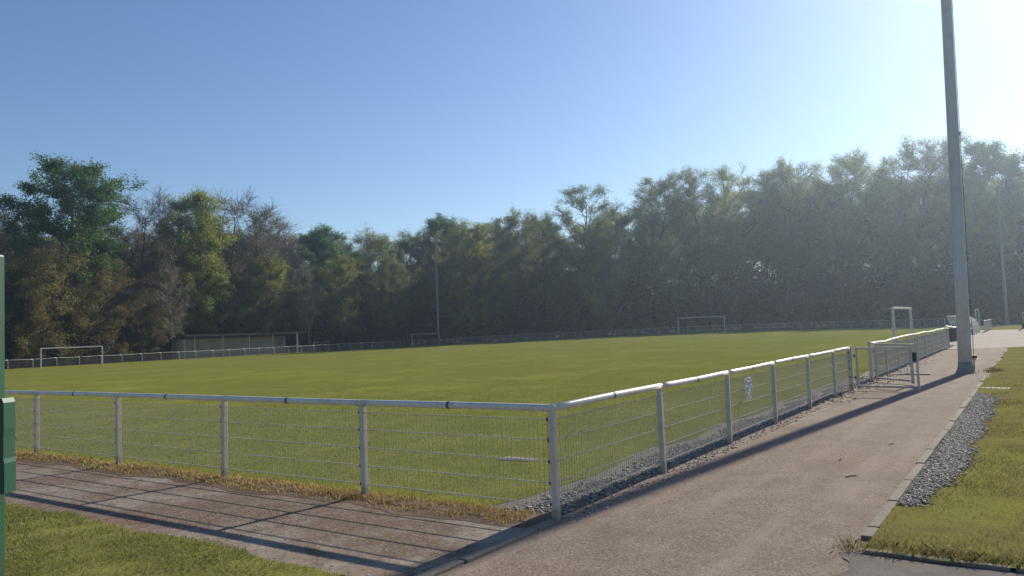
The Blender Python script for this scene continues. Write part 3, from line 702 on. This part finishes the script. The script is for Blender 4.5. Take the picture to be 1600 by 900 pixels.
for (uu_, ww_, L_, a_) in ((2.9, -1.9, .14, .3), (3.9, -1.6, .16, 1.1), (5.3, -1.95, .1, .6)):
    m = MB(); m.tube([(-L_/2,0,.008),(0,.012,.012),(L_/2,0,.008)], .006, 6); o = m.build('twig', M['bark']); o.location = P(uu_, ww_); o.rotation_euler = (0,0,a_)
    tag(o, 'thin dry twig lying on the open path', 'twig', 'twigs on the path')
# weed tuft by the mast foot
uu, ww = 19.7+rng.normal(0,.22,170), -2.55+rng.normal(0,.14,170)
X = C0[0]+U[0]*uu+W[0]*ww; Y = C0[1]+U[1]*uu+W[1]*ww
blades('weeds', uu, ww, X, Y, np.full(170, 14.), .02, .08, .01, M['blade_far'], 'tuft of taller weeds at the foot of the grey mast', .9)

# ------------------------------------------------------------------ trees
def gen_tree(seed, H=20., a=.25, hc=.6, b=.38, n1=30, n2=8, n3=6, k=18, leaf=.23, sig=.45, fmat='f_mid', bmat='bark', r0=.26, wob_=.03, twl=1.3, lean=0.0, clump=1.6, rise=.9, low=0, vmin=-.75, cb=.14):
    """limbs reach from the trunk to points of an uneven ellipsoid (radii a, b, centre height hc, all times H)"""
    r = random.Random(seed); g = np.random.default_rng(seed)
    m = MB(); A = []; B = []; dn = []
    nT = 10; top = (hc+b*.7)*H; tp = [Vector((0,0,-.25))]; dr = Vector((r.uniform(-.04,.04)+lean, r.uniform(-.04,.04), 1))
    for i in range(nT):
        dr = (dr + Vector((r.uniform(-wob_,wob_)*2, r.uniform(-wob_,wob_)*2, .05))).normalized(); tp.append(tp[-1] + dr*(top/nT))
    tr = [r0*(1-.84*(i/nT)**.9)*(1.35 if i == 0 else 1) for i in range(nT+1)]
    m.tube(tp, tr, 7, False)
    def at(z):
        x = max(0, min(z/top, .999))*nT; i = int(x); return tp[i].lerp(tp[i+1], x-i), tr[i]+(tr[i+1]-tr[i])*(x-i)
    ph = [r.uniform(0, 6.28) for _ in range(6)]
    def uneven(az, v): return 1+.16*math.sin(2*az+ph[0]+3*v)+.13*math.sin(3*az+ph[1]-4*v)+.1*math.sin(5*az+ph[2]+7*v)
    az = r.uniform(0, 6.28)
    for i in range(n1+low):
        az += 2.4+r.uniform(-.5,.5)
        if i < n1: v = vmin+(1-vmin)*((i+r.random())/n1); rho = r.uniform(.72,1.02)*uneven(az, v)
        else: v = r.uniform(-(hc/b)*.75, vmin); rho = r.uniform(.35,.75)
        hr = a*H*math.sqrt(max(.02, 1-min(.98, v*v)))*rho; tz = (hc+b*v*(.9+.1*rho))*H
        ax = at(min(tz, top))[0]
        T_ = Vector((ax.x+math.cos(az)*hr, ax.y+math.sin(az)*hr, tz))
        oz = max(cb*H, min(top*.97, tz-hr*rise*r.uniform(.6,1.3)))
        p, rr = at(oz); L = (T_-p).length; bow = Vector((0,0,L*r.uniform(-.02,.12)))+Vector((r.gauss(0,.06), r.gauss(0,.06), 0))*L
        n = 5; lp = [p.lerp(T_, q/n)+bow*math.sin(PI*q/n)+Vector((r.gauss(0,.02), r.gauss(0,.02), r.gauss(0,.02)))*L*(q > 0) for q in range(n+1)]
        lr = max(.03, min(rr*.6, .014*L+.03))
        m.tube(lp, [lr*(1-.8*q/n) for q in range(n+1)], 4, False)
        for q in range(n2):
            s_ = .38+.62*(q+r.random())/n2; x = min(s_, .999)*n; c = lp[int(x)].lerp(lp[int(x)+1], x-int(x)); ld = (lp[int(x)+1]-lp[int(x)]).normalized()
            dd = (ld*.8+Vector((r.gauss(0,.65), r.gauss(0,.65), r.gauss(.1,.5)))).normalized(); sl = max(1.0, a*H*r.uniform(.2,.42))*(1.15-.5*s_)
            sp = [c]
            for _ in range(3):
                dd = (dd+Vector((r.uniform(-.25,.25), r.uniform(-.25,.25), r.uniform(-.2,.3)))).normalized(); sp.append(sp[-1]+dd*sl/3)
            m.tube(sp, [lr*.45, lr*.34, lr*.24, .012], 3, False); dens = r.gammavariate(clump, 1/clump)
            for w_ in range(n3):
                x2 = (w_+r.random())/n3*2.99; q2 = sp[int(x2)].lerp(sp[int(x2)+1], x2-int(x2))
                d2 = (dd+Vector((r.gauss(0,.8), r.gauss(0,.8), r.gauss(.15,.6)))).normalized(); tl = twl*r.uniform(.4,1.1)
                m.tube([q2, q2+d2*tl*.55+Vector((0,0,.03)), q2+d2*tl], [.02,.014,.008], 3, False)
                A.append(q2); B.append(q2+d2*tl); dn.append(dens)
    trunk = m.mesh('trunk', M[bmat], smooth=True)
    A = np.array(A); B = np.array(B)
    cnt = np.maximum(0, g.poisson(k*np.array(dn)*g.gamma(3, 1/3, len(A))))
    idx = np.repeat(np.arange(len(A)), cnt); n = len(idx)
    f = g.uniform(.1, 1.02, n)[:,None]
    Cc = A[idx]*(1-f)+B[idx]*f+np.clip(g.normal(0, sig*.7, (n, 3)), -sig, sig)*np.array([1,1,.7])
    s = leaf*g.uniform(.55, 1.35, n)
    nv = g.normal(0, 1, (n, 3))+np.array([0,0,.5]); nv /= np.linalg.norm(nv, axis=1)[:,None]
    tv = np.cross(nv, g.normal(0, 1, (n, 3))); tv /= np.linalg.norm(tv, axis=1)[:,None]; bv = np.cross(nv, tv)
    ea = tv*s[:,None]*.5; eb = bv*s[:,None]*.33
    V = np.stack([Cc-ea, Cc-eb*.9+ea*.1, Cc+ea, Cc+eb+ea*.05], 1).reshape(-1, 3)
    crown = np_mesh('crown', V, np.arange(n*4).reshape(n, 4), M[fmat])
    return trunk, crown, float(np.percentile(V[:,2], 99.6))
PROTO = {
 'dark':   [gen_tree(s, 20, .27, .64, .36, 36, 8, 6, 50, .19, .5, 'f_dark', r0=.32, low=4) for s in (1, 2)],
 'mid':    [gen_tree(s, 20, .25, .58, .40, 38, 8, 6, 31, .16, .45, 'f_mid', r0=.27, low=5) for s in (3, 4, 5)],
 'spring': [gen_tree(s, 18, .26, .54, .44, 38, 8, 6, 33, .155, .45, 'f_spring', r0=.24, low=6) for s in (6, 7)],
 'bud':    [gen_tree(s, 20, .28, .66, .33, 26, 9, 8, 6, .14, .42, 'f_bud', r0=.26, twl=1.7, cb=.3) for s in (8, 9)],
 'tall':   [gen_tree(s, 24, .23, .72, .27, 30, 8, 6, 22, .155, .42, 'f_mid', 'bark_dark', r0=.3, wob_=.05, clump=1.0, low=3, cb=.25) for s in (10, 11, 12)],
 'tallspring': [gen_tree(s, 24, .24, .7, .29, 30, 8, 6, 22, .15, .42, 'f_spring', 'bark_dark', r0=.28, wob_=.05, clump=1.0, low=3, cb=.25) for s in (13, 14)],
 'olive':  [gen_tree(s, 14, .4, .46, .5, 42, 8, 6, 19, .14, .42, 'f_olive', r0=.18, twl=1.4, rise=.35, vmin=-.85, cb=.05, low=6) for s in (15, 16)],
 'bare':   [gen_tree(s, 16, .17, .62, .37, 30, 8, 7, .6, .16, .4, 'f_bud', 'bark_pale', r0=.17, twl=1.5, rise=1.7) for s in (17, 18)],
 'lean':   [gen_tree(19, 19, .2, .58, .41, 34, 8, 6, 38, .16, .45, 'f_spring', r0=.22, lean=.16, low=4)],
}
# wood edge depth for a picture column, before the offset
EDGE = [(-700, 38), (-300, 60), (-20, 81), (364, 106), (621, 133), (860, 128), (1132, 121), (1494, 100), (1600, 97), (1900, 92), (2400, 70)]
def edgeY(px): return float(np.interp(px, [a for a, b in EDGE], [b for a, b in EDGE]))
def horizon(px): return 516.7-.0387*(px-800)
def tree(px, top, off, kind, var, label, group='trees of the wood', wide=1.0):
    off = max(off, 11) if 268 < px < 482 else off
    Y = edgeY(px)+off; x, y = pix(px, Y); z = float(gz(x, y))-.05
    H = (horizon(px)-top)*Y/1200+EYE-z
    tr, cr, H0 = PROTO[kind][var % len(PROTO[kind])]
    s = H/H0*1.0
    t = thing({'dark':'leafy_tree','mid':'leafy_tree','spring':'leafy_tree','bud':'budding_tree','tall':'tall_tree','tallspring':'tall_tree','olive':'spreading_tree','bare':'bare_tree','lean':'leaning_tree'}[kind],
              label, 'tree', (x, y, z), rnd.uniform(0, 2*PI) if kind != 'lean' else PI, group)
    t.scale = (s*wide, s*wide, s)
    link('trunk', tr, t); link('crown', cr, t)
    return t
T = tree
# ---- trees one can tell apart, left to right
T(8, 312, 12, 'bud', 0, 'thin brownish tree at the left end of the treeline, beside the dark round tree')
T(108, 256, 9, 'dark', 1, 'big dark green round tree rising high above the left goal', wide=1.12)
T(215, 300, 13, 'bud', 1, 'almost leafless reddish brown tree right of the big dark round tree', wide=1.1)
T(262, 318, 22, 'bud', 0, 'almost leafless tree just left of the leaning green tree')
T(318, 300, 8, 'lean', 0, 'bright yellow green tree leaning right above the left part of the shelter', wide=.95)
T(355, 300, 18, 'bud', 1, 'almost leafless tree rising behind the leaning bright green tree')
T(412, 318, 14, 'bare', 0, 'bare pale twiggy tree above the right part of the shelter', wide=1.25)
T(438, 340, 22, 'bare', 1, 'second bare twiggy tree, at the gap in the skyline')
T(75, 388, 5, 'olive', 0, 'olive brown spreading tree directly behind the left goal', wide=1.0)
T(165, 402, 6, 'olive', 1, 'olive brown spreading tree right behind the right post of the left goal', wide=1.0)
T(225, 450, 5, 'olive', 0, 'smaller olive tree left of the shelter end', wide=.9)
T(20, 400, 6, 'olive', 1, 'brown olive spreading tree behind the green post')
T(268, 415, 5, 'bare', 0, 'pale bare slender tree at the left end of the shelter', wide=1.1)
T(335, 425, 6, 'spring', 0, 'bright green small tree close behind the shelter roof', wide=.9)
T(400, 400, 7, 'spring', 1, 'yellow green bushy tree over the right half of the shelter', wide=1.05)
T(470, 445, 9, 'mid', 0, 'shaded green tree at the right end of the shelter roof', wide=1.1)
T(482, 410, 4, 'bare', 1, 'slender grey bare tree right of the shelter', wide=.9)
T(508, 357, 20, 'dark', 0, 'dark green tree poking up right of the skyline gap', wide=1.0)
T(530, 402, 6, 'spring', 0, 'yellowish green tree behind the low wooden frame', wide=.95)
T(575, 362, 14, 'mid', 0, 'broad dull green tree between the skyline gap and the far left mast')
T(635, 362, 16, 'mid', 1, 'dull green tree just left of the far left mast')
T(600, 400, 6, 'mid', 2, 'lower dull green tree in front of the wood, left of the far left mast')
T(690, 340, 26, 'dark', 0, 'dark green crown topping the skyline above the far left mast', wide=.9)
T(732, 352, 8, 'spring', 1, 'large yellow tinged tree right of the far left mast', wide=1.15)
T(765, 342, 22, 'mid', 2, 'mid green tree on the skyline right of the far left mast')
T(812, 330, 22, 'mid', 0, 'mid green tree on the skyline left of the tall airy tree')
T(850, 338, 18, 'tall', 0, 'narrow brownish tree next to the tall airy tree')
T(912, 290, 18, 'tall', 1, 'tall airy tree standing clear above the middle skyline', wide=1.15)
T(945, 345, 10, 'spring', 0, 'yellow green tree in front of the tall airy middle tree', wide=.9)
T(972, 318, 30, 'tall', 2, 'dark tree in the dip between the two tall airy middle trees')
T(1018, 270, 26, 'tall', 0, 'rounded airy tree with a dome top, left of the sunlit tree row', wide=1.15)
T(1055, 372, 10, 'mid', 1, 'lower green tree left of the far end goal', wide=.9)
T(1100, 268, 36, 'tallspring', 0, 'pale green tall tree above the far end goal')
T(1165, 258, 36, 'tallspring', 1, 'tall budding tree right of the far end goal', wide=1.1)
T(1130, 345, 24, 'mid', 2, 'mid height tree right above the far end goal')
T(1215, 268, 40, 'tall', 1, 'tall tree in the notch of the sunlit tree row')
T(1270, 241, 38, 'tallspring', 0, 'broad pale tree in the sunlit row, left of the highest tree', wide=1.15)
T(1352, 234, 38, 'tallspring', 1, 'broad yellow green tree next to the highest tree', wide=1.15)
T(1442, 209, 40, 'tall', 2, 'highest tree of the wood, left of the near mast', wide=1.2)
T(1330, 330, 26, 'tall', 0, 'mid height tree below the broad yellow green tree')
T(1240, 350, 26, 'mid', 0, 'mid height tree below the left of the sunlit row')
T(1420, 340, 28, 'mid', 1, 'mid height tree behind the edge-on near goal')
T(1065, 285, 34, 'tall', 2, 'grey green tree filling the skyline between dome topped tree and far end goal', wide=1.1)
T(1240, 262, 44, 'tallspring', 1, 'pale tree in the sunlit row, left neighbour of its broad pale tree')
T(1310, 250, 46, 'tall', 0, 'dark limbed tree between the two broad trees of the sunlit row', wide=1.1)
T(1398, 240, 46, 'tallspring', 0, 'yellowish tree close to the left of the highest tree', wide=1.05)
T(1500, 250, 42, 'tall', 1, 'tall tree behind the top of the near mast')
T(1542, 226, 40, 'dark', 1, 'dense dark topped tree right of the near mast', wide=.85)
T(1545, 300, 26, 'spring', 1, 'yellowish round tree crown behind the far right mast', wide=.8)
T(1592, 235, 40, 'tall', 2, 'tall tree at the right end of the treeline', wide=1.1)
# ---- the rest of the wood
def fill(x0, x1, step, o0, o1, tops, kinds, label, group, wide=1.0):
    x = x0
    while x < x1:
        px = x+rnd.uniform(-.35,.35)*step; top = np.interp(px, [a for a, b in tops], [b for a, b in tops])+rnd.uniform(-6, 26)
        T(px, float(top), rnd.uniform(o0, o1), rnd.choice(kinds), rnd.randrange(3), label, group, wide); x += step
TOPS = [(-600, 300), (0, 350), (100, 350), (200, 352), (300, 350), (430, 362), (520, 372), (640, 372), (760, 358), (880, 350), (960, 338), (1020, 318), (1100, 300), (1200, 290), (1300, 272), (1450, 262), (1600, 262), (2000, 240)]
fill(-20, 460, 30, 22, 34, TOPS, ['bud', 'mid', 'mid'], 'hazy brown green tree deep in the left part of the wood', 'inner trees of the left wood')
fill(10, 460, 38, 8, 18, [(a, b+70) for a, b in TOPS], ['mid', 'bud', 'olive'], 'lower tree filling the left part of the wood', 'lower trees of the left wood')
fill(470, 1000, 28, 26, 46, TOPS, ['mid', 'mid', 'tall', 'dark'], 'dull green tree deep in the middle of the wood', 'inner trees of the middle wood')
fill(470, 1010, 32, 9, 20, [(a, b+50) for a, b in TOPS], ['mid', 'tall', 'dark'], 'shaded lower tree in the middle of the wood', 'lower trees of the middle wood')
fill(1010, 1690, 22, 44, 66, [(a, b+4) for a, b in TOPS], ['tall', 'tall', 'tallspring', 'tallspring'], 'hazy tall tree deep in the right part of the wood', 'inner trees of the right wood')
fill(1000, 1660, 33, 20, 34, [(a, b+124) for a, b in TOPS], ['mid', 'spring', 'mid'], 'shaded lower tree in the right part of the wood', 'lower trees of the right wood')
fill(1660, 2300, 90, 36, 48, TOPS, ['tall', 'mid'], 'tree of the wood beyond the gravel yard', 'trees beyond the yard')
fill(-600, -40, 80, 6, 20, TOPS, ['mid', 'olive', 'bud'], 'tree of the wood beyond the left railing end', 'trees beyond the left railing')
# ---- a low wooded rise behind the whole wood
hu = np.linspace(-420, 420, 120); hv = np.linspace(0, 1, 14); HX, HV = np.meshgrid(hu, hv, indexing='ij')
ridge = 13+np.interp(HX, [-420, -150, -90, -40, 60, 420], [26, 26, 20, 5, 0, 0])+2.2*np.sin(HX*.09)+1.4*np.sin(HX*.31+1)+.8*np.sin(HX*.83)
HY = 215+110*HV-.12*np.abs(HX); HZ = -1+ridge*np.sin(np.clip(HV*1.6, 0, 1)*PI/2)+rng.normal(0, .5, HX.shape)
ii = np.arange(HX.size).reshape(HX.shape)
structure(link('hill', np_mesh('hill', np.stack([HX.ravel(), HY.ravel(), HZ.ravel()], 1), np.stack([ii[:-1,:-1], ii[1:,:-1], ii[1:,1:], ii[:-1,1:]], -1).reshape(-1, 4), M['hill'])))
# ---- undergrowth along the wood's edge, one uncountable mass
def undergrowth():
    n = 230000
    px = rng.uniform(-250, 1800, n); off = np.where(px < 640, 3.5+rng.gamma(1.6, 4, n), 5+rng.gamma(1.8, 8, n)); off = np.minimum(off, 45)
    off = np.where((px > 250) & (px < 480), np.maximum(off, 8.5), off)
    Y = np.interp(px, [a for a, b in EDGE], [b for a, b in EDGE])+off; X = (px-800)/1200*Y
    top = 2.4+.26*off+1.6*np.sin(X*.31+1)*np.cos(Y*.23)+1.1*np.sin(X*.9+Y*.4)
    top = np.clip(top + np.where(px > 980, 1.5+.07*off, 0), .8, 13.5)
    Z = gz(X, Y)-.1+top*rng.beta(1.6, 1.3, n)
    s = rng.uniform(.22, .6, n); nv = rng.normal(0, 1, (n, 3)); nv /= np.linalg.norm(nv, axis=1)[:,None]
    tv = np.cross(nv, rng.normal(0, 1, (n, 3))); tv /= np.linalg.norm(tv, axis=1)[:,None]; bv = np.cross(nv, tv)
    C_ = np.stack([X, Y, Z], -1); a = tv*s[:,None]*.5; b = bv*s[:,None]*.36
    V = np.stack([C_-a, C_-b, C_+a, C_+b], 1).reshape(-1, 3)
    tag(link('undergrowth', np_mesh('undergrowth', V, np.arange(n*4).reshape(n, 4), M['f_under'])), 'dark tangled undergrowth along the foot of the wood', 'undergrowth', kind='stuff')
undergrowth()

# ------------------------------------------------------------------ air
HAZE_D = .0007
hz = MB(); hz.box((0, 550, 21.5), (1820, 1720, 49)); ho = hz.build('haze', None if False else M['film'])
ho.data.materials.clear()
hm = bpy.data.materials.new('haze_air'); hm.use_nodes = True; nt = hm.node_tree; nt.nodes.clear()
o_ = nt.nodes.new('ShaderNodeOutputMaterial'); v_ = nt.nodes.new('ShaderNodeVolumePrincipled')
v_.inputs['Color'].default_value = (.62,.78,1,1); v_.inputs['Density'].default_value = HAZE_D; v_.inputs['Anisotropy'].default_value = .7
nt.links.new(v_.outputs[0], o_.inputs['Volume']); ho.data.materials.append(hm); ho['kind'] = 'stuff'; ho['label'] = 'pale sunlit haze in the air over the pitch'; ho['category'] = 'haze'

# ------------------------------------------------------------------ light
w = bpy.data.worlds.new('World'); SC.world = w; w.use_nodes = True; nt = w.node_tree
bg = nt.nodes['Background']; sk = nt.nodes.new('ShaderNodeTexSky'); sk.sky_type = 'NISHITA'; sk.sun_disc = False
sk.sun_elevation = R(SUN_EL); sk.sun_rotation = R(SUN_AZ); sk.air_density = 1.0; sk.dust_density = .25; sk.ozone_density = 2.2; sk.altitude = 100
hs = nt.nodes.new('ShaderNodeHueSaturation'); hs.inputs['Saturation'].default_value = 1.14; hs.inputs['Hue'].default_value = .505; nt.links.new(sk.outputs[0], hs.inputs['Color']); nt.links.new(hs.outputs[0], bg.inputs[0]); bg.inputs[1].default_value = .093
sl = bpy.data.lights.new('sun', 'SUN'); sl.energy = 4.9; sl.angle = R(.53); sl.color = (1, .9, .74)
so = bpy.data.objects.new('sun', sl); COL.objects.link(so)
sd = Vector((math.sin(R(SUN_AZ))*math.cos(R(SUN_EL)), math.cos(R(SUN_AZ))*math.cos(R(SUN_EL)), math.sin(R(SUN_EL))))
so.rotation_euler = sd.to_track_quat('Z', 'Y').to_euler(); so.location = sd*200

# ------------------------------------------------------------------ camera
cd = bpy.data.cameras.new('camera'); cd.lens = 27.0; cd.sensor_width = 36.0; cd.clip_end = 4000; cd.clip_start = .05
co = bpy.data.objects.new('camera', cd); COL.objects.link(co)
mw = Matrix.Identity(4)
for i in range(3):
    for j in range(3): mw[i][j] = CAMR[i][j]
mw.translation = (0, 0, EYE); co.matrix_world = mw
SC.camera = co
SC.view_settings.view_transform = 'Standard'; SC.view_settings.look = 'None'; SC.view_settings.gamma = 1; SC.view_settings.exposure = 0.4
SC.cycles.max_bounces = 6; SC.cycles.volume_bounces = 0; SC.cycles.transparent_max_bounces = 12
SC.cycles.use_denoising = True
